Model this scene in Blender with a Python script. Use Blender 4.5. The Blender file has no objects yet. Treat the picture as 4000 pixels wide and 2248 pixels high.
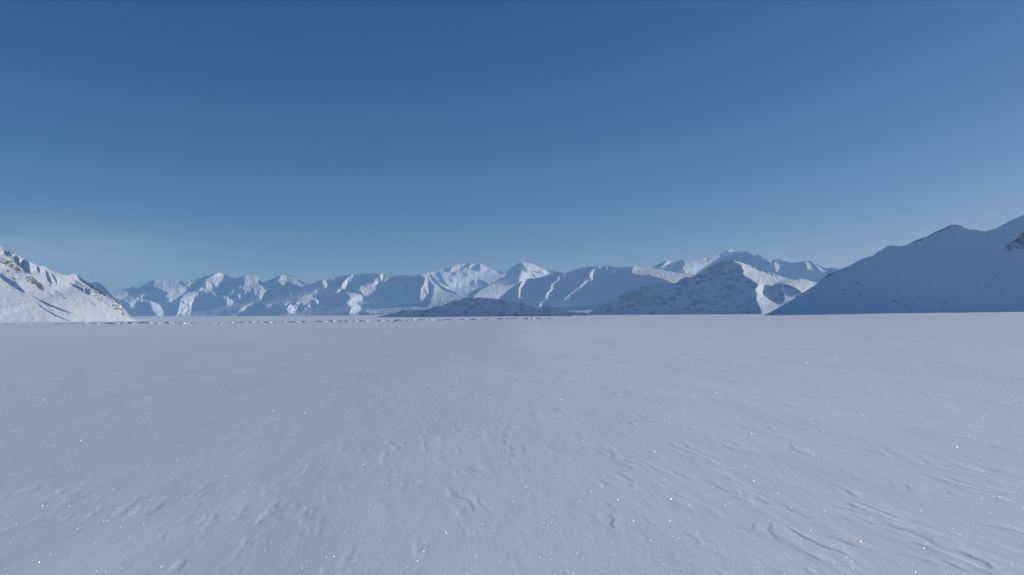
import bpy, math, random
import numpy as np
from mathutils import Vector, Matrix

S = bpy.context.scene
COL = S.collection
rad = math.radians

# ------------------------------------------------------------------ camera, sky, sun, exposure
F = 3111.0                      # focal length in photograph pixels (28 mm on 36 mm, 4000 px wide)
CX, CY = 2000.0, 1124.0
EYE = 1.6
PITCH = math.atan(97.0 / F)
ROLL = -0.0065
SUN_AZ = rad(75.0)              # clockwise from the viewing direction (+Y)
SUN_EL = rad(14.5)

w_ = Vector((0, math.cos(PITCH), math.sin(PITCH)))
r0 = Vector((1, 0, 0)); q0 = Vector((0, -math.sin(PITCH), math.cos(PITCH)))
r_ = r0 * math.cos(ROLL) + q0 * math.sin(ROLL)
q_ = -r0 * math.sin(ROLL) + q0 * math.cos(ROLL)
cam_d = bpy.data.cameras.new('camera'); cam = bpy.data.objects.new('camera', cam_d); COL.objects.link(cam)
cam_d.lens = 28.0; cam_d.sensor_width = 36.0; cam_d.sensor_fit = 'HORIZONTAL'
cam_d.clip_start = 0.05; cam_d.clip_end = 200000.0
m = Matrix.Identity(4)
for i in range(3):
    m[i][0] = r_[i]; m[i][1] = q_[i]; m[i][2] = -w_[i]
m[2][3] = EYE
cam.matrix_world = m
S.camera = cam

W = bpy.data.worlds.new('World'); S.world = W; W.use_nodes = True
nt = W.node_tree; nt.nodes.clear()
N = nt.nodes.new; Lk = nt.links.new
out = N('ShaderNodeOutputWorld'); bg = N('ShaderNodeBackground')
sky = N('ShaderNodeTexSky'); sky.sky_type = 'NISHITA'; sky.sun_disc = False
sky.sun_elevation = SUN_EL; sky.sun_rotation = SUN_AZ
sky.altitude = 2000.0; sky.air_density = 1.0; sky.dust_density = 2.5; sky.ozone_density = 5.0
SKY = 0.075
bg.inputs['Strength'].default_value = SKY
# thin cirrus veil low in the sky to the left: a band of stretched noise around one direction
tc = N('ShaderNodeTexCoord'); sep = N('ShaderNodeSeparateXYZ'); Lk(tc.outputs['Generated'], sep.inputs[0])
def mth(op, a, b=None, c=None, clamp=False):
    n = N('ShaderNodeMath'); n.operation = op; n.use_clamp = clamp
    for i, x in enumerate((a, b, c)):
        if x is None: continue
        if isinstance(x, (int, float)): n.inputs[i].default_value = x
        else: Lk(x, n.inputs[i])
    return n.outputs[0]
azn = mth('ARCTAN2', sep.outputs['X'], sep.outputs['Y'])
elv = mth('ARCSINE', sep.outputs['Z'])
tilt = mth('MULTIPLY_ADD', azn, 0.05, elv)                 # the veil sinks to the right
comb = N('ShaderNodeCombineXYZ'); Lk(mth('MULTIPLY', azn, 5.0), comb.inputs[0]); Lk(mth('MULTIPLY', tilt, 42.0), comb.inputs[1])
nz = N('ShaderNodeTexNoise'); nz.inputs['Scale'].default_value = 0.75; nz.inputs['Detail'].default_value = 6.0
nz.inputs['Roughness'].default_value = 0.62; nz.inputs['Distortion'].default_value = 0.6
Lk(comb.outputs[0], nz.inputs['Vector'])
def bell(x, c, wd):
    d = mth('DIVIDE', mth('SUBTRACT', x, c), wd)
    return mth('EXPONENT', mth('MULTIPLY', mth('MULTIPLY', d, d), -1.0))
veil = mth('MULTIPLY', bell(azn, rad(-29), rad(9)), bell(tilt, rad(2.8), rad(1.7)))
wisp = mth('MULTIPLY', mth('SUBTRACT', nz.outputs['Fac'], 0.26, clamp=True), 2.1, clamp=True)
fac = mth('MULTIPLY', mth('MULTIPLY', veil, wisp), 0.66, clamp=True)
mixc = N('ShaderNodeMix'); mixc.data_type = 'RGBA'
# the camera's rendering of that sky: a deeper, bluer curve per channel
spl = N('ShaderNodeSeparateColor'); Lk(sky.outputs[0], spl.inputs[0])
cmb = N('ShaderNodeCombineColor')
for ch, (ga, am) in enumerate(((1.56, 2.95), (1.06, 0.955), (0.80, 0.765))):
    v = mth('POWER', mth('MULTIPLY', spl.outputs[ch], SKY), ga)
    Lk(mth('MULTIPLY', mth('MINIMUM', mth('MULTIPLY', v, am), 1.2), 1.0 / SKY), cmb.inputs[ch])
Lk(fac, mixc.inputs['Factor']); Lk(cmb.outputs[0], mixc.inputs['A'])
mixc.inputs['B'].default_value = (0.31 / SKY, 0.365 / SKY, 0.44 / SKY, 1)
Lk(mixc.outputs['Result'], bg.inputs['Color']); Lk(bg.outputs[0], out.inputs['Surface'])

sun_d = bpy.data.lights.new('sun', 'SUN'); sun = bpy.data.objects.new('sun', sun_d); COL.objects.link(sun)
sun_d.energy = 5.0; sun_d.angle = rad(0.53); sun_d.color = (1.0, 0.945, 0.80)
LDIR = Vector((math.sin(SUN_AZ) * math.cos(SUN_EL), math.cos(SUN_AZ) * math.cos(SUN_EL), math.sin(SUN_EL)))
sun.rotation_euler = (-LDIR).to_track_quat('-Z', 'Y').to_euler()
sun.location = (3000, 0, 900)

S.view_settings.view_transform = 'Standard'; S.view_settings.look = 'None'
S.view_settings.exposure = 0.09; S.view_settings.gamma = 1.0; S.view_settings.use_curve_mapping = False
S.cycles.use_denoising = True; S.cycles.denoiser = 'OPENIMAGEDENOISE'; S.cycles.denoising_input_passes = 'RGB_ALBEDO_NORMAL'; S.cycles.denoising_prefilter = 'ACCURATE'
S.cycles.max_bounces = 4; S.cycles.diffuse_bounces = 2; S.cycles.glossy_bounces = 1
S.cycles.volume_bounces = 1
S.cycles.sample_clamp_indirect = 4.0

# ------------------------------------------------------------------ helpers
def tag(o, label=None, cat=None, group=None, kind=None):
    if label: o['label'] = label
    if cat: o['category'] = cat
    if group: o['group'] = group
    if kind: o['kind'] = kind
    return o

def hash2(ix, iy, seed):
    ix = ix.astype(np.int64).astype(np.uint32); iy = iy.astype(np.int64).astype(np.uint32)
    h = ix * np.uint32(374761393) + iy * np.uint32(668265263) + np.uint32((seed * 2246822519) & 0xffffffff)
    h = (h ^ (h >> np.uint32(13))) * np.uint32(1274126177)
    h = (h ^ (h >> np.uint32(16))) * np.uint32(2654435761)
    h = h ^ (h >> np.uint32(15))
    return h.astype(np.float64) / 4294967295.0 * 2 - 1

def vnoise(x, y, seed=0):
    x = np.asarray(x, float); y = np.asarray(y, float)
    ix = np.floor(x); iy = np.floor(y); fx = x - ix; fy = y - iy
    fx = fx ** 3 * (fx * (fx * 6 - 15) + 10); fy = fy ** 3 * (fy * (fy * 6 - 15) + 10)
    a = hash2(ix, iy, seed); b = hash2(ix + 1, iy, seed); c = hash2(ix, iy + 1, seed); d = hash2(ix + 1, iy + 1, seed)
    return (a + (b - a) * fx) * (1 - fy) + (c + (d - c) * fx) * fy

def fbm(x, y, seed=0, octv=4, gain=0.5):
    s = 0.0; a = 1.0; t = 0.0
    for k in range(octv):
        c, sn = math.cos(0.6 * k), math.sin(0.6 * k)
        s = s + a * vnoise((c * x - sn * y) * 2 ** k + 17.3 * k, (sn * x + c * y) * 2 ** k - 9.1 * k, seed + k * 101)
        t += a; a *= gain
    return s / t

def sstep(a, b, x):
    t = np.clip((x - a) / (b - a), 0, 1); return t * t * (3 - 2 * t)

def inpoly(px, py, poly):
    inside = np.zeros(px.shape, bool); n = len(poly)
    for i in range(n):
        x1, y1 = poly[i]; x2, y2 = poly[(i + 1) % n]
        if y1 == y2: continue
        c = ((y1 > py) != (y2 > py)) & (px < (x2 - x1) * (py - y1) / (y2 - y1) + x1)
        inside ^= c
    return inside

def eye_line(u):
    return 1221.0 + (2000.0 - np.asarray(u, float)) * 0.0065

def ray(u, v):
    a = (np.asarray(u, float) - CX) / F; b = -(np.asarray(v, float) - CY) / F
    x = w_.x + r_.x * a + q_.x * b; y = w_.y + r_.y * a + q_.y * b; z = w_.z + r_.z * a + q_.z * b
    return x / y, z / y

def mesh_np(name, verts, quads, mat, attrs=None, smooth=True):
    me = bpy.data.meshes.new(name)
    verts = np.asarray(verts, np.float32); quads = np.asarray(quads, np.int32)
    n = len(quads); kk = quads.shape[1]
    me.vertices.add(len(verts)); me.vertices.foreach_set('co', verts.ravel())
    me.loops.add(n * kk); me.loops.foreach_set('vertex_index', quads.ravel())
    me.polygons.add(n); me.polygons.foreach_set('loop_start', np.arange(n, dtype=np.int32) * kk)
    me.polygons.foreach_set('loop_total', np.full(n, kk, np.int32))
    me.polygons.foreach_set('use_smooth', np.full(n, smooth, bool))
    for k, val in (attrs or {}).items():
        at = me.attributes.new(k, 'FLOAT', 'POINT'); at.data.foreach_set('value', np.asarray(val, np.float32).ravel())
    me.update(calc_edges=True); me.validate()
    for mm in (mat if isinstance(mat, (list, tuple)) else [mat]): me.materials.append(mm)
    o = bpy.data.objects.new(name, me); COL.objects.link(o)
    return o

def grid_quads(ny, nx, base=0):
    i, j = np.meshgrid(np.arange(ny - 1), np.arange(nx - 1), indexing='ij')
    a = base + i * nx + j
    return np.stack([a, a + nx, a + nx + 1, a + 1], -1).reshape(-1, 4)

# ------------------------------------------------------------------ materials
def new_mat(name):
    mt = bpy.data.materials.new(name); mt.use_nodes = True
    t = mt.node_tree; b = t.nodes['Principled BSDF']
    return mt, t, b

SNOW = (0.82, 0.865, 0.92, 1)
ROCK = (0.14, 0.14, 0.15, 1)

def mountain_material(name, scale, rock, lo, hi, amp=1.5):
    mt, t, b = new_mat(name)
    at = t.nodes.new('ShaderNodeAttribute'); at.attribute_name = 'rock'
    geo = t.nodes.new('ShaderNodeNewGeometry')
    n1 = t.nodes.new('ShaderNodeTexNoise'); n1.inputs['Scale'].default_value = scale; n1.inputs['Detail'].default_value = 5
    n1.inputs['Roughness'].default_value = 0.65
    t.links.new(geo.outputs['Position'], n1.inputs['Vector'])
    ad = t.nodes.new('ShaderNodeMath'); ad.operation = 'ADD'
    sb = t.nodes.new('ShaderNodeMath'); sb.operation = 'MULTIPLY_ADD'
    sb.inputs[1].default_value = amp; sb.inputs[2].default_value = -amp / 2
    t.links.new(n1.outputs['Fac'], sb.inputs[0])
    t.links.new(at.outputs['Fac'], ad.inputs[0]); t.links.new(sb.outputs[0], ad.inputs[1])
    mr = t.nodes.new('ShaderNodeMapRange'); mr.interpolation_type = 'SMOOTHSTEP'
    mr.inputs['From Min'].default_value = lo; mr.inputs['From Max'].default_value = hi
    t.links.new(ad.outputs[0], mr.inputs['Value'])
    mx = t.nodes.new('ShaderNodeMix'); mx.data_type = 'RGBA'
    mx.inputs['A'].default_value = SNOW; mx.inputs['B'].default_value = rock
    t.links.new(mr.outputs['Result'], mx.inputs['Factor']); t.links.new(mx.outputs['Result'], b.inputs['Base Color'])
    b.inputs['Roughness'].default_value = 0.85; b.inputs['Specular IOR Level'].default_value = 0.15
    bp = t.nodes.new('ShaderNodeBump'); bp.inputs['Strength'].default_value = 0.12; bp.inputs['Distance'].default_value = 0.06 / scale
    t.links.new(n1.outputs['Fac'], bp.inputs['Height']); t.links.new(bp.outputs[0], b.inputs['Normal'])
    return mt

M_NEAR = mountain_material('snow_and_rock_near', 0.065, ROCK, 0.36, 0.64)
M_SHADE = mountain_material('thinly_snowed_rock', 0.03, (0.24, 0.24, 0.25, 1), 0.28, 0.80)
M_FAR = mountain_material('snow_and_rock_far', 0.026, (0.20, 0.22, 0.265, 1), 0.02, 1.0, 0.75)

# ------------------------------------------------------------------ mountains
# Tracing coordinates: each letter is one enlarged view of the photograph.
ZV = {1: (3.217, 0, 850), 2: (3.22, 400, 950), 3: (3.22, 900, 950), 4: (3.22, 1500, 950),
      5: (3.22, 2200, 900), 6: (3.62, 2700, 900), 7: (2.576, 3000, 750)}
def z(k, *p):
    s, ox, oy = ZV[k]
    return [(x / s + ox, y / s + oy) for x, y in p]

TE = math.tan(SUN_EL)
def solve_relief(G, K, Y0, p, te, wz=0.04, lam=1e-6, iters=500):
    """Depth field whose slope along the sunlight is G (recedes = faces the sun) and whose recession with height is K."""
    def dL(y):
        return (y[:-1, 1:] - y[:-1, :-1]) / p - te * (y[1:, :-1] - y[:-1, :-1]) / p
    def dZ(y):
        return -(y[1:, :-1] - y[:-1, :-1]) / p
    def aT(gl, gz):
        o = np.zeros_like(Y0)
        o[:-1, 1:] += gl / p; o[:-1, :-1] -= gl / p
        o[1:, :-1] -= te * gl / p; o[:-1, :-1] += te * gl / p
        o[1:, :-1] -= gz / p; o[:-1, :-1] += gz / p
        return o
    Gc = G[:-1, :-1]; Kc = K[:-1, :-1]
    b = aT(Gc, wz * Kc) + lam * Y0
    A = lambda y: aT(dL(y), wz * dZ(y)) + lam * y
    y = Y0.copy(); r = b - A(y); d = r.copy(); rs = (r * r).sum()
    for _ in range(iters):
        q = A(d); al = rs / max((d * q).sum(), 1e-30)
        y += al * d; r -= al * q; rn = (r * r).sum()
        if rn < 1e-12: break
        d = r + rn / rs * d; rs = rn
    return y

def mountain(sil, D, label, k=1.3, base_g=-0.10, lit_g=0.55, patches=(), rocks=(), rockbase=0.0, ribs=0.7, ribw=15.0, lean=0.35, rocknoise=0.0, rockscale=30.0,
             seed=0, p=3.0, rough=0.5, jag=1.4, mat=None, name='mountain', edge=3.0, depth_back=1.2, ext=(0, 0), cat='mountain'):
    sil = sorted(sil)
    us = np.array([a for a, _ in sil]); vs = np.array([c for _, c in sil])
    u0, u1 = us[0], us[-1]
    nx = int((u1 - u0) / p) + 1
    U = u0 + np.arange(nx) * p
    vtop = np.interp(U, us, vs)
    vtop = vtop + jag * fbm(U / 11.0, U * 0 + seed, seed + 5, 4, 0.6)
    zb = -60.0
    vb = eye_line(U) + 60.0 / D * F
    vtop = np.minimum(vtop, vb - 2)
    va, vz_ = vtop.min() - 6, vb.max() + 6
    ny = int((vz_ - va) / p) + 2
    V = va + np.arange(ny) * p
    UU, VV = np.meshgrid(U, V)
    wu = UU + edge * 1.15 * fbm(UU / 15, VV / 15, seed + 11, 4, 0.7); wv = VV + edge * 1.15 * fbm(UU / 15, VV / 15, seed + 29, 4, 0.7)
    G = np.full(UU.shape, base_g); K = np.full(UU.shape, k)
    for g, kk, poly in patches:
        mk = inpoly(wu, wv, poly)
        G[mk] = lit_g if g is True else (base_g if g is False else g)
        if kk: K[mk] = kk
    vbm = np.broadcast_to(vb, UU.shape)
    Y0 = k * (vbm - VV)
    th = (UU - CX) / F                     # along the sunlight a ray also moves away from the viewer
    run = 1.0 / (1.0 - np.clip(th, -0.9, 0.9) * LDIR.y / LDIR.x)
    Gs = (G + LDIR.y / LDIR.x) * np.clip(run, 0.6, 1.6)
    Y = solve_relief(Gs, K, Y0, p, (LDIR.z / LDIR.x * run)[:-1, :-1])
    lit = G > 0
    nz1 = fbm(UU / 26, VV / 26, seed + 40, 5, 0.55)
    Y = Y + rough * nz1 * 2.2 * np.where(lit, 1.0, 0.4)
    if ribs > 0:                           # small branching ribs running down the slope
        q = 2.5 * fbm(UU / 40, VV / 40, seed + 50, 2)
        rb = 1 - np.abs(fbm((UU + lean * VV) / ribw + q, (VV - 0.2 * UU) / (ribw * 5.0) + q, seed + 55, 3, 0.55)) * 2.2
        Y = Y + ribs * rb * np.where(lit, 1.5, 0.6)
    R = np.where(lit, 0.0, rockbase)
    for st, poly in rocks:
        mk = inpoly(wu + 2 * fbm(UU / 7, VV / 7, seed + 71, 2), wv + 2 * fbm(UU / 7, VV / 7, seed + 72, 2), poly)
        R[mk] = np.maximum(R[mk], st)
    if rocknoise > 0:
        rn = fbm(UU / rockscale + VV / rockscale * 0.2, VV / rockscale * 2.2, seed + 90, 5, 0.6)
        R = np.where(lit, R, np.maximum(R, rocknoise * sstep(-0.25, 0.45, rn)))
    nt_ = int((vz_ - va) / p) + 1
    t = np.linspace(0, 1, nt_)[:, None]
    Vm = vtop[None, :] + (vb - vtop)[None, :] * t
    Um = np.broadcast_to(U, Vm.shape)
    fi = np.clip((Vm - va) / p, 0, ny - 1.001); i0 = fi.astype(int); ff = fi - i0
    jj = np.broadcast_to(np.arange(nx), Vm.shape)
    Ym = Y[i0, jj] * (1 - ff) + Y[i0 + 1, jj] * ff
    Rm = R[i0, jj] * (1 - ff) + R[i0 + 1, jj] * ff
    Ym = Ym - np.median(Ym[-1])
    d = D + Ym * D / F
    rx, rz = ray(Um, Vm)
    P = np.stack([d * rx, d, EYE + d * rz], -1)
    verts = [P.reshape(-1, 3)]; quads = [grid_quads(nt_, nx)]; rk = [Rm.ravel()]
    # the far side, down to the valley behind
    nb = 8; top = P[0]
    tb = np.linspace(0, 1, nb)[:, None]
    H = np.maximum(top[:, 2] - zb, 1.0)
    B = np.empty((nb, nx, 3))
    B[..., 0] = top[None, :, 0]; B[..., 1] = top[None, :, 1] + tb * depth_back * H[None, :]
    B[..., 2] = top[None, :, 2] - tb ** 1.1 * H[None, :]
    verts.append(B.reshape(-1, 3)); quads.append(grid_quads(nb, nx, nt_ * nx)[:, ::-1]); rk.append(np.zeros(nb * nx))
    o = mesh_np(name, np.concatenate(verts), np.concatenate(quads), mat or M_FAR, {'rock': np.concatenate(rk)})
    tag(o, label, cat, None, 'structure')
    return o

T, Fl = True, False
# --- near left mountain: bright snow with dark outcrops
A_sil = [(-900, 700), (-500, 760), (-250, 850), (-80, 925)] + z(1, (0, 352), (30, 362), (70, 400), (130, 430), (200, 468), (260, 500), (330, 532), (400, 572),
    (470, 605), (550, 612), (640, 668), (740, 700), (830, 735), (870, 722), (910, 704), (960, 712), (1010, 748), (1060, 790), (1200, 868), (1300, 945),
    (1400, 1015), (1480, 1085), (1560, 1160), (1640, 1245), (1700, 1292), (1780, 1330), (1900, 1400))
mountain(A_sil, 3000, 'bright snowy mountainside with dark rock outcrops falling to the plain from the left frame edge',
    k=1.5, base_g=0.95, lit_g=0.95, ribs=0.22, ribw=22.0, seed=3, p=2.2, mat=M_NEAR, rough=0.8, jag=2.2, edge=2.5,
    patches=[(-0.3, None, z(1, (285, 525), (350, 540), (365, 600), (378, 690), (330, 665), (292, 610))),
        (-0.2, None, z(1, (185, 470), (225, 500), (250, 590), (225, 600), (200, 545))),
        (-0.2, None, z(1, (455, 605), (495, 635), (500, 700), (480, 680))),
        (-0.1, None, z(1, (565, 640), (600, 690), (640, 790), (650, 850), (600, 780))),
        (-0.1, None, z(1, (40, 420), (110, 425), (150, 450), (140, 490), (70, 460))),
        (-0.1, None, z(1, (640, 690), (700, 760), (720, 850), (690, 800))),
        (-0.2, None, z(1, (850, 820), (950, 840), (1050, 900), (1055, 950), (1000, 900), (900, 850))),
        (-0.2, None, z(1, (1065, 890), (1125, 920), (1130, 970), (1080, 950))),
        (-0.2, None, z(1, (960, 712), (1060, 790), (1200, 870), (1300, 945), (1390, 1010), (1300, 975), (1190, 905), (1090, 840), (1010, 790))),
        (0.2, None, z(1, (140, 790), (200, 800), (270, 900), (320, 945), (260, 920), (180, 870))),
        (0.08, None, z(1, (0, 700), (60, 740), (150, 790), (300, 920), (290, 950), (140, 860), (60, 790), (0, 760))),
        (-0.1, None, z(1, (400, 985), (540, 1050), (640, 1095), (820, 1170), (930, 1212), (870, 1203), (700, 1143), (560, 1085))),
        (-0.1, None, z(1, (440, 1065), (600, 1172), (750, 1248), (900, 1305), (870, 1305), (700, 1240), (560, 1160))),
        (0.3, None, z(1, (900, 760), (1000, 820), (1050, 880), (960, 840)))],
    rocks=[(0.52, z(1, (0, 495), (60, 505), (125, 560), (200, 600), (280, 655), (385, 690), (405, 722), (330, 708), (230, 695), (150, 650), (100, 610), (0, 575))),
        (0.55, z(1, (315, 750), (400, 735), (460, 785), (545, 850), (565, 890), (540, 935), (480, 895), (450, 855), (380, 830), (345, 830))),
        (0.5, z(1, (100, 540), (170, 560), (240, 720), (200, 700))), (0.48, z(1, (60, 640), (110, 650), (130, 690), (90, 690))),
        (0.52, z(1, (685, 905), (740, 935), (825, 970), (760, 980), (700, 945))), (0.55, z(1, (1135, 1045), (1190, 1075), (1215, 1118), (1150, 1085))),
        (0.48, z(1, (775, 985), (835, 1000), (830, 1035), (790, 1022))), (0.5, z(1, (1030, 1018), (1105, 1060), (1060, 1050))),
        (0.5, z(1, (140, 885), (200, 888), (240, 925), (185, 915))), (0.5, z(1, (580, 830), (640, 850), (660, 875), (600, 850))),
        (0.5, z(1, (590, 930), (640, 970), (690, 1030), (620, 985))), (0.5, z(1, (220, 1015), (260, 1025), (250, 1045))),
        (0.5, z(1, (135, 740), (190, 760), (205, 800), (160, 780))), (0.4, z(1, (870, 1025), (970, 1040), (930, 1050))),
        (0.5, z(1, (1260, 1140), (1290, 1160), (1270, 1162))), (0.45, z(1, (1330, 1175), (1500, 1240), (1560, 1260), (1450, 1235))),
        (0.42, z(1, (1000, 740), (1080, 800), (1200, 868), (1300, 945), (1480, 1085), (1640, 1245), (1710, 1300), (1600, 1280), (1450, 1170), (1300, 1080), (1180, 1000), (1080, 900))),
        (0.45, z(1, (500, 1295), (620, 1325), (560, 1320))), (0.42, z(1, (0, 350), (140, 430), (230, 500), (330, 560), (280, 640), (150, 560), (50, 480)))])
# --- blue ridge peeping out behind it
mountain(z(1, (700, 1000), (1000, 850), (1120, 830), (1210, 812), (1265, 826), (1320, 878), (1400, 975), (1500, 1080), (1560, 1200)), 7000,
    'small blue shadowed ridge peeping out behind the bright left mountainside', seed=8, base_g=-0.15)
# --- near right mountain: all in shade
B_sil = [(2930, 1262), (2960, 1243)] + z(7, (0, 1222), (150, 1142), (350, 1018), (440, 962), (530, 900), (565, 862), (600, 835), (690, 795), (720, 780), (770, 765), (830, 738), (900, 700),
    (980, 660), (1050, 645), (1100, 605), (1140, 590), (1190, 552), (1240, 538), (1320, 548), (1400, 534), (1440, 510), (1500, 480), (1545, 466), (1600, 448), (1680, 402), (1750, 376), (1820, 340),
    (1885, 325), (1960, 350), (2050, 376), (2120, 388), (2190, 397), (2300, 366), (2380, 322), (2430, 293), (2500, 265), (2576, 230)) + [(4120, 790), (4350, 760), (4700, 700), (5100, 720)]
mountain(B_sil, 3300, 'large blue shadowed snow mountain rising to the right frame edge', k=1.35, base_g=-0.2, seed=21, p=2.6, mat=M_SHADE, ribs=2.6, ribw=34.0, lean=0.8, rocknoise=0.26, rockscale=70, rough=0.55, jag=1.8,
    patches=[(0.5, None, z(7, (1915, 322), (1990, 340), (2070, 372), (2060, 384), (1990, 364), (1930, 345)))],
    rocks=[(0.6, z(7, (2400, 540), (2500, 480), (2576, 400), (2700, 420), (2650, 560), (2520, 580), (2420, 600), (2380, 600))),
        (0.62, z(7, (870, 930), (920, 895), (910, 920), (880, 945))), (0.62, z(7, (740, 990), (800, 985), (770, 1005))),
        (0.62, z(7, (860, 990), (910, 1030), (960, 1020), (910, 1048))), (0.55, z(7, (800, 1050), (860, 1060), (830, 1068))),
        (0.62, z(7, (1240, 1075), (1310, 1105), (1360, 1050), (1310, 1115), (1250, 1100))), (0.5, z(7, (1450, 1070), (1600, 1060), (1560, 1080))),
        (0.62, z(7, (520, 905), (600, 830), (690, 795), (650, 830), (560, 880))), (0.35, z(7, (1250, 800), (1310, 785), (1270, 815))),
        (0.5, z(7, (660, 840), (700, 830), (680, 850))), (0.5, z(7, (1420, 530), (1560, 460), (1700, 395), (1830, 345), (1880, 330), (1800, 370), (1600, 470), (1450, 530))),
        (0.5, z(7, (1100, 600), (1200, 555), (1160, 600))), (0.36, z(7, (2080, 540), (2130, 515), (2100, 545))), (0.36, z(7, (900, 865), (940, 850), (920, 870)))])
# --- pyramid with a dark face and a bright right flank
C_sil = z(5, (180, 1130), (290, 1062), (380, 1000), (460, 950), (520, 925), (600, 900), (700, 845), (760, 800), (850, 760), (960, 715), (1080, 690), (1180, 672), (1270, 665), (1350, 668), (1425, 668),
    (1450, 635), (1520, 597), (1600, 590), (1650, 580), (1720, 540), (1780, 500), (1850, 450), (1900, 425), (1960, 400), (2030, 380), (2080, 378), (2120, 372)) + z(6,
    (600, 425), (700, 455), (800, 490), (900, 525), (1000, 560), (1200, 630), (1300, 665), (1400, 693), (1480, 700), (1530, 688), (1570, 682), (1650, 700), (1785, 750), (1900, 800), (2200, 950), (2600, 1150), (2750, 1250))
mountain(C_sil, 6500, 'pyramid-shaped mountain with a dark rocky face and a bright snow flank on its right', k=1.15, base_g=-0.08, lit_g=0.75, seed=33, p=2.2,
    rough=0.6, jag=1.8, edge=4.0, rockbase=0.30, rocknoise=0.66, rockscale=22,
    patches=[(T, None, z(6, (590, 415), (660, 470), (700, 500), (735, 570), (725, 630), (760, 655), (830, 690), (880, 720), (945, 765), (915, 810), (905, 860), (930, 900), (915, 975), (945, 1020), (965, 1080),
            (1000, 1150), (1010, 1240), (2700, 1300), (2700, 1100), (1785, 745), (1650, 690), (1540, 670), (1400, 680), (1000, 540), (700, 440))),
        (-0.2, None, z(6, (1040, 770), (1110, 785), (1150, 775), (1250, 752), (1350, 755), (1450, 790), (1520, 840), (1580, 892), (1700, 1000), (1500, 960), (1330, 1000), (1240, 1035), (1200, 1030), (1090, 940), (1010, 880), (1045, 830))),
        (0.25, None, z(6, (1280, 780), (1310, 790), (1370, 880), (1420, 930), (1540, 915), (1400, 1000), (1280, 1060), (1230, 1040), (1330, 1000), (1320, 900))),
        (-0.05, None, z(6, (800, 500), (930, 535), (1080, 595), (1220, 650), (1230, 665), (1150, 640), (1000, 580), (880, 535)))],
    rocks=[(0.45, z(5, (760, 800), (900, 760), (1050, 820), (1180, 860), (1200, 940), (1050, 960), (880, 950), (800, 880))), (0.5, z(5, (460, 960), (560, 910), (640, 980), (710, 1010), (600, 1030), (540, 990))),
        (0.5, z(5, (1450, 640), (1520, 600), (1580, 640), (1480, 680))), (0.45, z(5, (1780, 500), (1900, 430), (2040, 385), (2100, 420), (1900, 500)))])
# --- low dark hill in the middle and the small hump beside it
K_sil = z(4, (-200, 960), (0, 910), (120, 880), (230, 850), (320, 845), (400, 842), (520, 838), (600, 822), (620, 808), (700, 795), (750, 788), (800, 750), (850, 727), (950, 720), (985, 700), (1020, 685), (1060, 690),
    (1110, 695), (1150, 695), (1180, 683), (1250, 690), (1300, 690), (1430, 705), (1500, 720), (1570, 735), (1720, 745), (1770, 765), (1810, 787), (1880, 795), (1940, 822), (1990, 800), (2060, 786), (2120, 800), (2180, 805),
    (2260, 832), (2330, 872), (2380, 930), (2430, 980))
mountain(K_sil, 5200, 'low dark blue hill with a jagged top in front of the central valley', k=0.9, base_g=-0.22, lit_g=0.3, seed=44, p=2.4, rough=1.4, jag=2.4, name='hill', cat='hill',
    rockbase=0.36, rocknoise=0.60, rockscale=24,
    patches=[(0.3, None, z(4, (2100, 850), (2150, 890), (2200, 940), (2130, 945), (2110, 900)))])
mountain(z(4, (2200, 960), (2290, 880), (2340, 860), (2400, 870), (2430, 878), (2490, 868), (2560, 885), (2640, 880), (2700, 920), (2760, 960)), 5900,
    'tiny low hump between the dark jagged hill and the pyramid mountain', k=1.2, base_g=-0.15, seed=47, name='hill', cat='hill', rockbase=0.35)
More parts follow.
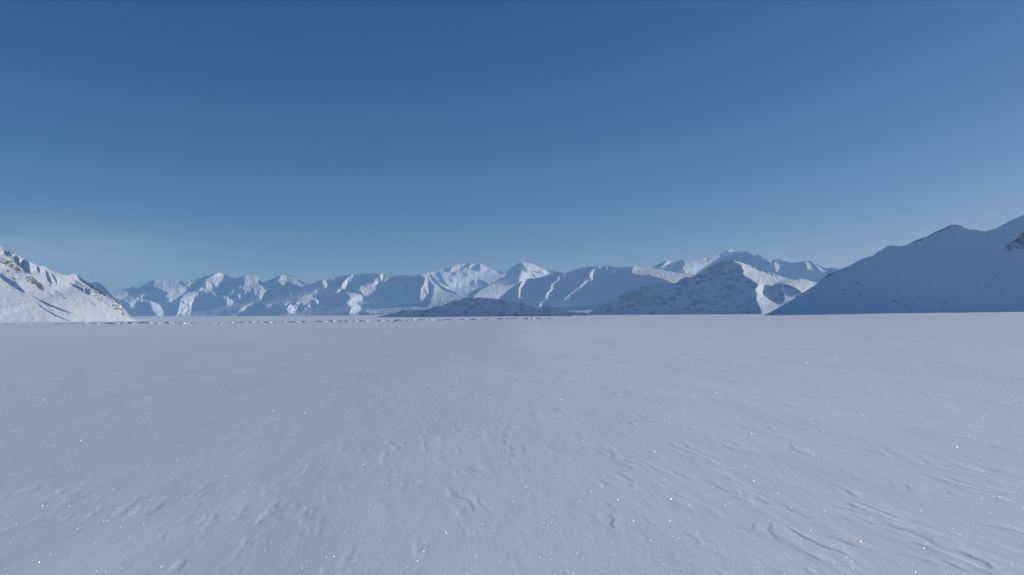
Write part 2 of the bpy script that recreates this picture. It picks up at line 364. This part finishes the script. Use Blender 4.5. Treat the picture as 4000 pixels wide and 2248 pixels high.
# --- long shaded ridge with bright gullies right of the valley
E_sil = z(4, (1250, 830), (1440, 702), (1550, 602), (1690, 500), (1750, 465), (1800, 450), (1950, 435), (2090, 395), (2150, 380), (2200, 370), (2280, 376), (2380, 345), (2450, 320), (2520, 305)) + z(5,
    (350, 460), (430, 455), (520, 452), (600, 453), (660, 464), (780, 465), (840, 460), (885, 453), (960, 472), (1100, 468), (1250, 500), (1450, 540), (1620, 560), (1800, 620), (2100, 760), (2400, 1000), (2500, 1080))
mountain(E_sil, 8600, 'long shaded ridge crossed by bright snow gullies, just left of the pyramid mountain', k=1.25, base_g=-0.02, lit_g=0.7, seed=55, p=2.2, rough=0.8,
    patches=[(T, None, z(4, (1760, 440), (1800, 440), (1792, 480), (1780, 525), (1742, 560), (1735, 620), (1705, 695), (1683, 665), (1698, 560), (1730, 485))), (T, None, z(4, (1870, 440), (1895, 440), (1885, 470), (1865, 492))),
        (T, None, z(4, (2185, 430), (2208, 425), (2205, 480), (2115, 545), (2135, 590), (2095, 625), (2070, 690), (2025, 695), (2045, 620), (2105, 580), (2088, 530), (2180, 470))),
        (T, None, z(4, (2530, 480), (2558, 475), (2556, 522), (2470, 575), (2400, 625), (2335, 665), (2322, 712), (2265, 748), (2308, 668), (2420, 588), (2520, 500))),
        (T, None, z(4, (2270, 370), (2300, 375), (2300, 420), (2275, 430))), (T, None, z(4, (1960, 760), (2005, 735), (1990, 790), (1950, 800))),
        (T, None, z(5, (375, 485), (392, 490), (388, 560), (372, 645), (318, 580))), (T, None, z(5, (545, 455), (570, 460), (560, 490), (540, 500))), (T, None, z(5, (440, 450), (480, 455), (465, 490))),
        (T, None, z(5, (280, 632), (305, 640), (302, 690), (250, 715), (180, 785), (80, 855), (35, 905), (-10, 905), (70, 820), (200, 720))),
        (0.4, None, z(5, (665, 605), (685, 600), (665, 660), (640, 695), (645, 640))), (0.3, None, z(5, (740, 600), (770, 560), (830, 530), (780, 590))),
        (0.55, 2.6, z(5, (885, 450), (880, 480), (855, 530), (900, 552), (960, 560), (1080, 560), (1160, 580), (1240, 605), (1320, 640), (1400, 675), (1500, 720), (2500, 1080), (1800, 610), (1450, 530), (1100, 460), (960, 465))),
        (0.5, 6.0, z(5, (-60, 965), (200, 962), (460, 955), (520, 990), (420, 1080), (-100, 1080)))])
# --- central pyramid and the broad snowy massif behind the valley glacier
F_sil = z(4, (1050, 640), (1200, 560), (1320, 520), (1400, 480), (1530, 410), (1545, 355), (1600, 308), (1660, 272), (1708, 250), (1745, 240), (1800, 246), (1850, 256), (1910, 280), (1950, 302), (2050, 335), (2150, 345), (2230, 370), (2350, 430), (2500, 520), (2700, 640))
mountain(F_sil, 13500, 'central snowy peak with a dark left face and a pale right shoulder', k=1.3, base_g=-0.05, lit_g=0.6, seed=66, p=2.4, rough=0.8,
    patches=[(T, None, z(4, (1712, 235), (1765, 290), (1800, 345), (1855, 352), (1960, 350), (1990, 378), (1940, 380), (1850, 362), (1790, 360), (1720, 350), (1720, 400), (1700, 430), (1690, 495), (1600, 520), (1420, 522), (1320, 535), (1150, 640),
            (1000, 900), (2500, 900), (2400, 480), (2230, 420), (2090, 390), (2020, 330), (1960, 290), (1850, 245), (1745, 230))),
        (Fl, None, z(4, (1800, 345), (1960, 347), (1998, 380), (1860, 362))), (Fl, None, z(4, (1840, 365), (1890, 400), (1920, 440), (1880, 420))), (0.1, None, z(4, (1880, 285), (1920, 310), (1900, 320)))])
G_sil = z(4, (200, 600), (350, 470), (480, 400), (540, 380), (620, 365), (690, 350), (750, 320), (800, 298), (860, 281), (910, 270), (960, 262), (1020, 254), (1070, 254), (1130, 264), (1200, 257), (1240, 275), (1300, 310), (1400, 345), (1480, 350), (1560, 400), (1700, 480), (1900, 640))
mountain(G_sil, 15800, 'broad pale snow massif at the head of the central valley glacier', k=1.6, base_g=0.5, lit_g=0.5, seed=77, p=2.4, rough=1.0,
    patches=[(-0.15, None, z(4, (735, 335), (860, 278), (845, 320), (830, 355), (770, 362))), (-0.12, None, z(4, (955, 320), (1000, 285), (1070, 250), (1085, 300), (1020, 322), (950, 345))),
        (-0.1, None, z(4, (1110, 290), (1160, 262), (1205, 255), (1218, 330), (1180, 352), (1110, 335))), (-0.1, None, z(4, (640, 380), (700, 355), (720, 400), (760, 480), (850, 560), (780, 530), (720, 500), (680, 440))),
        (-0.1, None, z(4, (840, 370), (900, 360), (920, 400), (860, 420))), (0.05, None, z(4, (960, 360), (1040, 370), (1060, 420), (980, 400))), (0.1, None, z(4, (820, 400), (860, 480), (830, 470))),
        (-0.1, None, z(4, (1095, 485), (1125, 465), (1142, 520), (1112, 542), (1095, 520))), (-0.1, None, z(4, (1150, 465), (1250, 475), (1325, 530), (1215, 518), (1190, 490))),
        (-0.05, None, z(4, (1140, 370), (1250, 430), (1210, 410))), (0.1, None, z(4, (1390, 350), (1480, 400), (1530, 390), (1480, 345))), (-0.1, None, z(4, (560, 400), (600, 400), (720, 530), (740, 590), (680, 540))),
        (0.42, 5.0, z(4, (800, 560), (1100, 545), (1500, 540), (1700, 600), (1700, 900), (700, 900)))])
# --- shaded ridge with bright spurs left of the valley
H_sil = z(3, (0, 940), (60, 930), (200, 830), (330, 760), (400, 700), (420, 640), (470, 590), (540, 562), (600, 540), (660, 530), (760, 535), (850, 550), (920, 545), (1000, 520), (1080, 490), (1160, 460), (1210, 462), (1270, 440), (1310, 440), (1400, 415),
    (1510, 398), (1560, 402), (1620, 395), (1700, 385), (1815, 375), (1860, 397), (1910, 386), (1940, 395), (1965, 415), (2040, 412), (2100, 410), (2180, 400), (2250, 417), (2320, 408), (2400, 402)) + z(4,
    (500, 425), (540, 440), (620, 490), (700, 530), (770, 565), (850, 602), (920, 640), (1000, 690), (1100, 760), (1300, 900))
mountain(H_sil, 10600, 'wide shaded ridge with bright snow spurs left of the central valley', k=1.25, base_g=-0.02, lit_g=0.65, seed=88, p=2.2, rough=0.85, edge=3.5,
    patches=[(T, None, z(3, (1158, 462), (1208, 455), (1218, 530), (1190, 570), (1162, 500))), (T, None, z(3, (1500, 425), (1475, 480), (1485, 520), (1440, 585), (1400, 565), (1392, 530), (1420, 490))),
        (0.3, None, z(3, (1510, 400), (1560, 400), (1540, 450), (1480, 520), (1490, 470))), (T, None, z(3, (1330, 612), (1370, 578), (1395, 600), (1375, 632))), (T, None, z(3, (1895, 385), (1932, 395), (1922, 450), (1895, 475), (1878, 420))),
        (0.45, None, z(3, (1865, 435), (1800, 458), (1822, 500), (1760, 530), (1640, 548), (1605, 580), (1650, 620), (1690, 668), (1780, 642), (1805, 602), (1870, 602), (1935, 545), (1870, 538))),
        (0.3, None, z(3, (1960, 415), (2060, 412), (2000, 450), (1940, 500), (1930, 450))), (0.4, None, z(3, (1270, 440), (1310, 440), (1310, 475), (1290, 470))), (0.3, None, z(3, (2130, 420), (2160, 420), (2150, 440))),
        (T, None, z(3, (1435, 612), (1540, 622), (1640, 648), (1668, 720), (1620, 738), (1580, 762), (1632, 800), (1642, 842), (1605, 892), (1485, 895), (1500, 840), (1530, 800), (1468, 762), (1458, 740), (1530, 700), (1500, 668))),
        (T, None, z(3, (2000, 662), (2060, 678), (2165, 795), (2128, 795), (2060, 705))), (T, None, z(3, (2112, 562), (2175, 502), (2184, 525), (2130, 565))), (0.3, None, z(3, (1050, 600), (1080, 590), (1100, 615), (1060, 620))),
        (T, None, z(4, (515, 425), (545, 450), (572, 580), (560, 640), (535, 690), (505, 730), (522, 815), (495, 795), (448, 705), (460, 635), (465, 565), (490, 530), (505, 490))),
        (Fl, None, z(4, (505, 540), (520, 600), (545, 660), (520, 640), (495, 570))),
        (0.5, None, z(4, (560, 440), (640, 510), (760, 590), (900, 640), (1010, 690), (1300, 930), (1200, 1000), (540, 1000), (545, 830), (580, 720), (620, 620), (625, 545), (590, 490))),
        (0.1, None, z(4, (640, 510), (700, 560), (740, 590), (720, 580))), (0.1, None, z(4, (780, 610), (880, 680), (860, 672))), (0.05, None, z(4, (910, 660), (985, 692), (960, 688))),
        (0.5, 4.5, z(3, (1675, 855), (1820, 808), (1990, 790), (2200, 780), (2300, 765), (2400, 795), (2440, 815), (2540, 800), (2600, 800), (2600, 1000), (1700, 1000), (1760, 880))),
        (Fl, None, z(3, (1490, 920), (1760, 895), (1900, 900), (2100, 885), (2180, 845), (2320, 840), (2640, 830), (2640, 1000), (1400, 1000))),
        (0.65, None, z(3, (425, 768), (600, 745), (800, 708), (1000, 660), (1115, 662), (1160, 742), (1092, 778), (1060, 720), (1000, 742), (930, 762), (900, 742), (860, 772), (820, 745), (760, 745), (690, 785), (640, 760), (480, 805))),
        (T, None, z(3, (705, 830), (760, 758), (850, 800), (865, 822), (800, 888), (720, 862))), (Fl, None, z(3, (770, 770), (830, 830), (850, 830), (790, 765))), (T, None, z(3, (965, 790), (1000, 768), (1025, 800), (1000, 818))),
        (T, None, z(3, (930, 815), (965, 820), (970, 835), (930, 830))), (0.5, None, z(3, (1165, 653), (1315, 645), (1315, 672), (1200, 668))),
        (0.4, None, z(3, (640, 850), (665, 850), (650, 868)))])
# --- distant row of peaks behind the left plain
I_sil = z(2, (-150, 700), (-40, 640), (80, 600), (160, 595), (240, 590), (330, 575), (345, 560), (390, 545), (440, 574), (480, 545), (530, 510), (590, 485), (660, 470), (780, 466), (850, 480), (960, 475), (1040, 485), (1100, 470), (1180, 450), (1250, 430), (1350, 395), (1450, 372),
    (1530, 395), (1600, 420), (1640, 440), (1700, 440), (1750, 425), (1790, 405), (1850, 408), (1900, 400), (1960, 425), (1985, 480), (2010, 500), (2100, 470), (2190, 430), (2260, 390), (2310, 400), (2400, 435), (2500, 470), (2576, 505), (2700, 560), (2900, 650), (3100, 800))
mountain(I_sil, 13000, 'distant row of blue and white peaks behind the far left plain', k=1.3, base_g=-0.012, lit_g=0.58, seed=99, p=2.2, rough=0.95, edge=3.8,
    patches=[(0.55, 2.0, z(2, (-60, 640), (80, 595), (240, 585), (340, 580), (345, 550), (390, 540), (440, 568), (440, 590), (380, 632), (240, 698), (60, 690))),
        (0.48, None, z(2, (645, 505), (680, 468), (780, 460), (900, 470), (970, 470), (1000, 520), (1060, 560), (1105, 620), (1030, 628), (960, 700), (900, 722), (838, 752), (830, 700), (780, 662), (850, 632), (780, 612), (750, 578), (640, 555))),
        (Fl, None, z(2, (640, 475), (665, 470), (640, 520), (600, 510))),
        (0.45, None, z(2, (1000, 480), (1100, 470), (1250, 440), (1230, 480), (1100, 560), (1050, 540))),
        (0.6, None, z(2, (1270, 475), (1430, 395), (1465, 375), (1530, 395), (1525, 555), (1430, 562), (1370, 602), (1285, 622), (1190, 602), (1222, 560), (1312, 570), (1285, 500))),
        (Fl, None, z(2, (1355, 470), (1385, 490), (1440, 565), (1400, 562))),
        (T, None, z(2, (1025, 652), (1150, 598), (1215, 608), (1212, 650), (1152, 672), (1142, 782), (1188, 842), (1150, 842), (1062, 762), (1000, 722), (975, 732))),
        (T, None, z(2, (975, 738), (1055, 768), (1145, 862), (1085, 895), (940, 895), (968, 800))),
        (T, None, z(2, (595, 738), (640, 728), (705, 760), (765, 832), (805, 905), (760, 912), (688, 915), (648, 852), (612, 800))),
        (0.5, None, z(2, (262, 722), (420, 698), (512, 648), (555, 700), (642, 720), (622, 738), (530, 742), (432, 732), (412, 805), (368, 805), (328, 742))),
        (0.5, None, z(2, (1790, 402), (1900, 392), (1965, 420), (1992, 480), (2085, 520), (2105, 600), (2062, 622), (2022, 722), (1988, 722), (1960, 642), (1930, 655), (1890, 560), (1860, 602), (1800, 592), (1700, 562), (1685, 538), (1760, 545), (1790, 520), (1775, 440))),
        (Fl, None, z(2, (1870, 570), (1900, 560), (1920, 610), (1895, 640))), (Fl, None, z(2, (1940, 600), (1970, 600), (1980, 650), (1955, 640))),
        (0.6, None, z(2, (2195, 462), (2255, 400), (2285, 392), (2350, 432), (2440, 435), (2510, 475), (2640, 550), (2500, 548), (2350, 492), (2325, 480), (2305, 528), (2250, 532), (2210, 492))),
        (Fl, None, z(2, (2440, 440), (2520, 490), (2600, 540), (2540, 530), (2460, 480))),
        (0.5, None, z(2, (1490, 638), (1695, 742), (1580, 792), (1540, 700))), (0.7, None, z(2, (1330, 608), (1500, 636), (1420, 655))),
        (0.5, None, z(2, (1590, 650), (1670, 560), (1690, 560), (1660, 620))), (0.7, None, z(2, (1700, 660), (1740, 640), (1750, 690), (1720, 700))), (0.7, None, z(2, (1790, 615), (1815, 615), (1810, 660))),
        (T, None, z(2, (1715, 862), (1742, 818), (1840, 780), (1895, 752), (1905, 770), (1812, 802), (1782, 852))), (0.5, None, z(2, (1860, 810), (1900, 790), (1890, 820))),
        (0.5, None, z(2, (1200, 850), (1240, 830), (1230, 865))), (0.5, None, z(2, (1650, 915), (1680, 890), (1670, 915)))])
# --- highest massif, far right
D_sil = z(5, (900, 640), (1000, 540), (1110, 466), (1170, 440), (1240, 402), (1310, 386), (1335, 380), (1400, 404), (1450, 388), (1505, 368), (1545, 385), (1620, 380), (1700, 375), (1780, 345), (1900, 305), (2000, 285), (2060, 250), (2115, 244)) + z(6,
    (590, 280), (640, 305), (690, 312), (770, 300), (830, 308), (900, 348), (960, 350), (1040, 388), (1150, 425), (1210, 412), (1280, 430), (1350, 445), (1420, 465), (1500, 455), (1640, 430), (1690, 434), (1800, 490), (1900, 540), (2000, 533), (2080, 543), (2250, 620), (2600, 800), (2900, 1000))
mountain(D_sil, 11600, 'highest far massif with pale snowfields, rising behind the pyramid mountain', k=1.3, base_g=-0.012, lit_g=0.6, seed=111, p=2.2, rough=0.8,
    patches=[(0.62, None, z(5, (1305, 385), (1345, 375), (1405, 400), (1330, 430), (1260, 470), (1110, 490), (1100, 470), (1200, 470), (1260, 440))),
        (0.6, 1.8, z(5, (1510, 372), (1560, 385), (1700, 375), (1800, 350), (1960, 318), (2060, 302), (2115, 310), (2080, 332), (1990, 385), (1900, 430), (1780, 505), (1720, 545), (1640, 540), (1500, 500), (1495, 465), (1540, 440), (1525, 400))),
        (0.58, 2.0, z(5, (1100, 480), (1150, 545), (1280, 560), (1420, 555), (1560, 520), (1720, 545), (1700, 700), (1000, 700))),
        (T, None, z(5, (2060, 240), (2140, 240), (2175, 266), (2090, 264))), (T, None, z(6, (790, 298), (850, 312), (905, 345), (945, 352), (900, 364), (850, 345))), (T, None, z(6, (735, 330), (762, 325), (795, 352), (740, 356))),
        (T, None, z(6, (968, 355), (1040, 385), (1165, 425), (1120, 447), (1060, 402), (1010, 402))), (0.62, None, z(6, (1158, 452), (1240, 468), (1285, 500), (1272, 572), (1200, 590), (1188, 520))),
        (T, None, z(6, (1615, 448), (1665, 436), (1702, 510), (1745, 568), (1640, 546))), (T, None, z(6, (1700, 440), (1800, 498), (1925, 588), (1840, 588), (1780, 530))), (T, None, z(6, (1728, 675), (1760, 680), (1840, 715), (1830, 722))),
        (0.3, None, z(5, (1345, 480), (1370, 480), (1378, 498), (1350, 498)))])

# ------------------------------------------------------------------ snowfield: one sheet from the feet to the horizon
RC = 350.0
def crest_z(az):
    """height of the snowfield's far edge by direction"""
    u = CX + F * np.tan(np.clip(az, -1.2, 1.2))
    uc = np.clip(u, -1500, 5500)
    below = np.interp(uc, [-1500, 0, 500, 1000, 1500, 2000, 2500, 3000, 3500, 4000, 5500], [33, 33, 34, 34, 31, 25.5, 22.5, 19.5, 14.5, 11, 9])
    rr = RC / np.cos(np.clip(az, -1.1, 1.1)) * np.cos(np.clip(az, -1.1, 1.1))
    zc = EYE - rr * below / F * np.cos(np.clip(az, -1.1, 1.1))
    return zc
def ground_z(x, y, detail=True):
    r = np.hypot(x, y); az = np.arctan2(x, y)
    zc = crest_z(az)
    t = np.clip(r / RC, 0, 1)
    g = zc * t * t * (3 - 2 * t)
    g = g + (-25.0 - zc) * sstep(RC * 1.02, RC * 2.6, r)
    dome = np.sqrt(x * x + 6.0) - 2.45            # gentle swell under the viewer, shaped to darken left snow and brighten right
    g = g - 0.026 * 18 * (1 - np.exp(-dome / 18)) * sstep(0.5, 3, r) * (1 - sstep(50, 220, r))
    crestw = sstep(200, 330, r) * (1 - sstep(420, 700, r))
    g = g + crestw * 0.14 * fbm(az * 55, r / 60, 501, 4, 0.6)
    g = g + 0.05 * fbm(x / 9, y / 14, 502, 2) * sstep(4, 20, r) * (1 - sstep(150, 300, r))
    if detail:
        # wind-carved relief: faint scoured strokes running away from the viewer, stronger to the right
        near = (1 - sstep(35, 120, r)) * sstep(0.8, 2.5, r)
        c, s_ = math.cos(0.16), math.sin(0.16)
        xa = c * x + s_ * y; ya = -s_ * x + c * y
        side = np.clip(0.5 + 0.9 * np.sin(az), 0.12, 1.3)
        lam_ = 0.30
        warp = 1.3 * fbm(xa / 0.55, ya / 1.5, 510, 3, 0.55) + 0.22 * fbm(xa / 0.16, ya / 0.34, 513, 2)
        f = np.mod(xa / lam_ + warp * 1.6, 1.0)
        saw = np.where(f < 0.17, sstep(0, 0.17, f), 1 - (f - 0.17) / 0.83)
        pres = sstep(0.08, 0.6, fbm(xa / 0.32, ya / 0.75, 520, 3, 0.55) + 0.25 * fbm(xa / 4, ya / 6, 521, 2) + 0.02)
        g = g + near * side * pres * 0.0050 * saw
        g = g + near * 0.0013 * np.clip(side, 0.3, 0.8) * fbm(xa / 0.10, ya / 0.55, 514, 3, 0.55)
        # broad soft drifts
        g = g + near * 0.009 * fbm(xa / 1.3, ya / 1.9, 530, 2, 0.4)
        # shallow wind pits, a few here and there
        dim = fbm(xa / 0.12 + 4, ya / 0.42, 540, 3, 0.5)
        g = g - near * 0.0026 * sstep(0.20, 0.75, dim) * sstep(0.0, 0.4, fbm(xa / 1.2, ya / 1.5, 541, 2))
    return g

azf = np.arange(rad(-37), rad(37), rad(0.085))
azs = np.concatenate([np.linspace(-math.pi, rad(-37), 90, endpoint=False), azf, np.linspace(rad(37), math.pi, 90)])
vv = np.arange(2700, 1221 + 16, -2.6)
rn_ = EYE * F / (vv - 1221.0)
rs = np.concatenate([[0.02, 0.6, 1.2, 2.0, 2.7], rn_[rn_ < 300], np.arange(305, 380, 4), [390, 410, 440, 480, 540, 620, 720, 830, 950, 1150, 1500, 2000, 3000, 5000, 8000, 12000, 18000, 24000]])
rs = np.unique(np.round(rs, 4))
RR, AA = np.meshgrid(rs, azs, indexing='ij')
X = RR * np.sin(AA); Y = RR * np.cos(AA)
Z = ground_z(X, Y)
gm, t, b = new_mat('snowfield_snow')
b.inputs['Base Color'].default_value = (0.81, 0.87, 0.94, 1)
b.inputs['Roughness'].default_value = 0.5; b.inputs['Specular IOR Level'].default_value = 0.6
geo = t.nodes.new('ShaderNodeNewGeometry')
g1 = t.nodes.new('ShaderNodeTexNoise'); g1.inputs['Scale'].default_value = 42.0; g1.inputs['Detail'].default_value = 4.0; g1.inputs['Roughness'].default_value = 0.7
t.links.new(geo.outputs['Position'], g1.inputs['Vector'])
mp = t.nodes.new('ShaderNodeMapping'); mp.inputs['Scale'].default_value = (1.0, 0.22, 1.0); mp.inputs['Rotation'].default_value = (0, 0, 0.12)
t.links.new(geo.outputs['Position'], mp.inputs['Vector'])
g2 = t.nodes.new('ShaderNodeTexNoise'); g2.inputs['Scale'].default_value = 3.2; g2.inputs['Detail'].default_value = 5.0; g2.inputs['Roughness'].default_value = 0.6
t.links.new(mp.outputs[0], g2.inputs['Vector'])
b1 = t.nodes.new('ShaderNodeBump'); b1.inputs['Strength'].default_value = 0.25; b1.inputs['Distance'].default_value = 0.0022
b2 = t.nodes.new('ShaderNodeBump'); b2.inputs['Strength'].default_value = 0.16; b2.inputs['Distance'].default_value = 0.03
t.links.new(g2.outputs['Fac'], b2.inputs['Height'])
t.links.new(g1.outputs['Fac'], b1.inputs['Height']); t.links.new(b2.outputs[0], b1.inputs['Normal']); t.links.new(b1.outputs[0], b.inputs['Normal'])
field = mesh_np('snowfield', np.stack([X, Y, Z], -1).reshape(-1, 3), grid_quads(len(rs), len(azs))[:, ::-1], gm)
tag(field, 'wide windswept snow plain stretching to the foot of the mountains', 'snow plain', None, 'structure')

# ------------------------------------------------------------------ frost crystals glinting on the snow
rng = np.random.default_rng(7)
def spec_mat(name, col):
    mt, t, b = new_mat(name)
    b.inputs['Base Color'].default_value = col; b.inputs['Metallic'].default_value = 1.0; b.inputs['Roughness'].default_value = 0.38
    tr = t.nodes.new('ShaderNodeBsdfTransparent'); mxs = t.nodes.new('ShaderNodeMixShader'); mxs.inputs[0].default_value = 0.45
    t.links.new(tr.outputs[0], mxs.inputs[1]); t.links.new(b.outputs[0], mxs.inputs[2])
    t.links.new(mxs.outputs[0], t.nodes['Material Output'].inputs['Surface'])
    return mt
MC = [spec_mat('frost_clear', (0.95, 0.97, 1.0, 1)), spec_mat('frost_glint_amber', (1.0, 0.72, 0.42, 1)), spec_mat('frost_glint_green', (0.5, 1.0, 0.8, 1)), spec_mat('frost_glint_blue', (0.5, 0.75, 1.0, 1))]  # amber, green and blue colours paint in the split light of the glints
NC = 220000
v_ = 1221 + 14 + (2330 - 1221 - 14) * rng.random(NC) ** 0.62
r = EYE * F / (v_ - 1221)
az = rad(-38) + rad(76) * rng.random(NC) ** 0.8
cx = r * np.sin(az); cy = r * np.cos(az); cz = ground_z(cx, cy)
ct = rng.random(NC); ph = rng.random(NC) * 2 * math.pi; st = np.sqrt(1 - ct * ct)
nrm = np.stack([st * np.cos(ph), st * np.sin(ph), ct], -1)
up = np.where(np.abs(nrm[:, 2:3]) < 0.9, np.array([[0, 0, 1.0]]), np.array([[1.0, 0, 0]]))
ta = np.cross(up, nrm); ta /= np.linalg.norm(ta, axis=1, keepdims=True); tb = np.cross(nrm, ta)
size = 0.00064 * np.exp(0.5 * rng.standard_normal(NC)) * np.sqrt(np.maximum(r, 3) / 5.0) ** 1.4
cen = np.stack([cx, cy, cz + size * 0.9], -1)
ang = np.arange(6) * math.pi / 3
hexv = cen[:, None, :] + size[:, None, None] * (np.cos(ang)[None, :, None] * ta[:, None, :] + np.sin(ang)[None, :, None] * tb[:, None, :])
hv = hexv.reshape(-1, 3); hq = np.arange(NC * 6, dtype=np.int32).reshape(-1, 6)
fr = mesh_np('frost_crystals', hv, hq, MC, smooth=False)
mi = np.zeros(NC, np.int32); rr_ = rng.random(NC); mi[rr_ < 0.09] = 1; mi[(rr_ >= 0.09) & (rr_ < 0.17)] = 2; mi[(rr_ >= 0.17) & (rr_ < 0.25)] = 3
fr.data.polygons.foreach_set('material_index', mi)
tag(fr, 'tiny frost crystals glinting all over the snow plain', 'frost', None, 'stuff')

# ------------------------------------------------------------------ broken ice along the far edge of the plain
def ice_material(name, dark):
    mt, t, b = new_mat(name)
    geo = t.nodes.new('ShaderNodeNewGeometry')
    n1 = t.nodes.new('ShaderNodeTexNoise'); n1.inputs['Scale'].default_value = 1.3; n1.inputs['Detail'].default_value = 4
    t.links.new(geo.outputs['Position'], n1.inputs['Vector'])
    cr = t.nodes.new('ShaderNodeValToRGB')
    cr.color_ramp.elements[0].position = 0.42; cr.color_ramp.elements[1].position = 0.58
    cr.color_ramp.elements[0].color = (0.44, 0.47, 0.55, 1) if dark else (0.62, 0.68, 0.78, 1)
    cr.color_ramp.elements[1].color = (0.62, 0.66, 0.73, 1) if dark else (0.86, 0.89, 0.93, 1)
    t.links.new(n1.outputs['Fac'], cr.inputs[0]); t.links.new(cr.outputs[0], b.inputs['Base Color'])
    b.inputs['Roughness'].default_value = 0.6
    return mt
ICE_D = ice_material('dark_ice', True); ICE_W = ice_material('snowy_ice', False)  # the same mottled ice in a darker grey and a whiter tone
def hummock(u, wpx, hpx, dark, seed, dist):
    a = math.atan((u - CX) / F)
    y = dist * math.cos(a); x = y * (u - CX) / F
    g = float(ground_z(np.array([x]), np.array([y]), False)[0])
    w = wpx / F * y / 2; h = hpx * (0.62 if dark else 0.72) / F * y
    nu, nv = 28, 8
    th = np.linspace(0, 2 * math.pi, nu, endpoint=False); ph = np.linspace(0, math.pi / 2, nv)
    TH, PH = np.meshgrid(th, ph)
    k = 1 + 0.35 * fbm(TH / 0.9, PH / 0.5, seed, 3, 0.6)
    xs = w * np.cos(TH) * np.cos(PH) ** 0.7 * k; ys = max(w * 0.45, 0.7) * np.sin(TH) * np.cos(PH) ** 0.7 * k
    prof = 0.55 + 0.75 * np.clip(0.5 + 0.5 * fbm(xs / max(w, .5) * 2.4 + seed, ys * 0 + seed, seed + 3, 3, 0.6), 0, 1)
    zs = h * np.sin(PH) * prof * (1 + 0.2 * fbm(xs * 1.7, ys * 1.7, seed + 9, 2)) - 0.25 * (PH < 0.01)
    P = np.stack([xs, ys, zs], -1)
    P = np.concatenate([P, P[:, :1]], 1)
    o = mesh_np('ice_hummock', P.reshape(-1, 3), grid_quads(nv, nu + 1)[:, ::-1], ICE_D if dark else ICE_W, smooth=False)
    o.location = (x, y, g)
    return o
HM = [(30, 26, 3, 1), (60, 16, 3, 1), (120, 12, 3, 1), (236, 46, 4, 1), (298, 46, 5, 1), (330, 20, 5, 0), (370, 26, 6, 1), (434, 70, 7, 1), (478, 30, 8, 0), (514, 30, 11, 1), (566, 54, 9, 1), (612, 18, 4, 0), (657, 28, 9, 0), (698, 46, 5, 1), (734, 10, 4, 0),
      (769, 56, 3, 1), (836, 20, 3, 0), (866, 16, 6, 1), (905, 12, 6, 0), (948, 26, 5, 1), (981, 18, 8, 0), (1012, 22, 5, 0), (1045, 34, 7, 1), (1078, 18, 5, 1), (1108, 14, 5, 0), (1144, 38, 7, 1), (1188, 40, 6, 0), (1222, 16, 4, 1), (1254, 46, 7, 0), (1296, 24, 9, 0),
      (1330, 22, 5, 1), (1357, 22, 6, 1), (1388, 20, 9, 0), (1424, 46, 8, 0), (1448, 30, 5, 1), (1486, 20, 7, 0), (1520, 24, 5, 0), (1556, 40, 7, 0), (1590, 16, 5, 1), (1615, 11, 12, 0), (1650, 34, 8, 0), (1682, 18, 9, 0), (1716, 20, 4, 1), (1759, 62, 4, 1),
      (1812, 22, 6, 0), (1854, 38, 5, 0), (1905, 24, 4, 1), (1955, 26, 6, 0), (2005, 48, 4, 1), (2060, 20, 6, 0), (2105, 30, 6, 0), (2150, 22, 4, 0)]
rh = random.Random(5)
for _ in range(34):
    HM.append((rh.uniform(360, 2080), rh.uniform(7, 20), rh.uniform(3, 6.5), int(rh.random() < 0.4)))
def where(u):
    if u < 200: return 'under the bright left mountainside near the frame edge'
    if u < 540: return 'under the foot of the bright left mountainside'
    if u < 900: return 'in front of the pale far left plain'
    if u < 1500: return 'in front of the shaded ridge with bright spurs'
    return 'in front of the low dark hill'
SPECIAL = {514: 'tallest dark mound of ice at the tip of the bright left mountainside', 434: 'longest dark streak of ice under the bright left mountainside',
           657: 'lone pale ice lump just right of the bright mountainside on the far edge', 1615: 'narrow upright white ice block at the left end of the dark hill',
           566: 'broad dark ice mound just right of the left mountainside tip', 1759: 'long low dark ice streak below the left half of the dark hill'}
for i, (u, wp, hp, dk) in enumerate(HM):
    o = hummock(u, wp, hp, dk, 900 + 7 * i, 349.0 + (i * 37 % 11) - 3 if i < 52 else 322.0 + (i * 29 % 31))
    lab = SPECIAL.get(u) or ('small dark ice streak ' if dk else 'small white ice hummock ') + where(u)
    tag(o, lab, 'ice hummock', 'broken ice along the far edge of the snow plain')

# ------------------------------------------------------------------ the air between
def haze():
    me = bpy.data.meshes.new('haze')
    x0, x1, y0, y1, z0, z1 = -26000, 26000, -26000, 26000, -62, 1250
    vs = [(x, y, zz) for zz in (z0, z1) for (x, y) in ((x0, y0), (x1, y0), (x1, y1), (x0, y1))]
    me.from_pydata(vs, [], [(3, 2, 1, 0), (4, 5, 6, 7), (0, 1, 5, 4), (1, 2, 6, 5), (2, 3, 7, 6), (3, 0, 4, 7)])
    mt = bpy.data.materials.new('haze'); mt.use_nodes = True; t = mt.node_tree; t.nodes.clear()
    o_ = t.nodes.new('ShaderNodeOutputMaterial'); pv = t.nodes.new('ShaderNodeVolumePrincipled')
    pv.inputs['Color'].default_value = (0.36, 0.66, 1.0, 1); pv.inputs['Density'].default_value = 2.5e-5
    pv.inputs['Anisotropy'].default_value = 0.0
    t.links.new(pv.outputs[0], o_.inputs['Volume'])
    me.materials.append(mt)
    o = bpy.data.objects.new('haze', me); COL.objects.link(o)
    tag(o, 'faint blue haze between the viewer and the far peaks', 'haze', None, 'stuff')
haze()
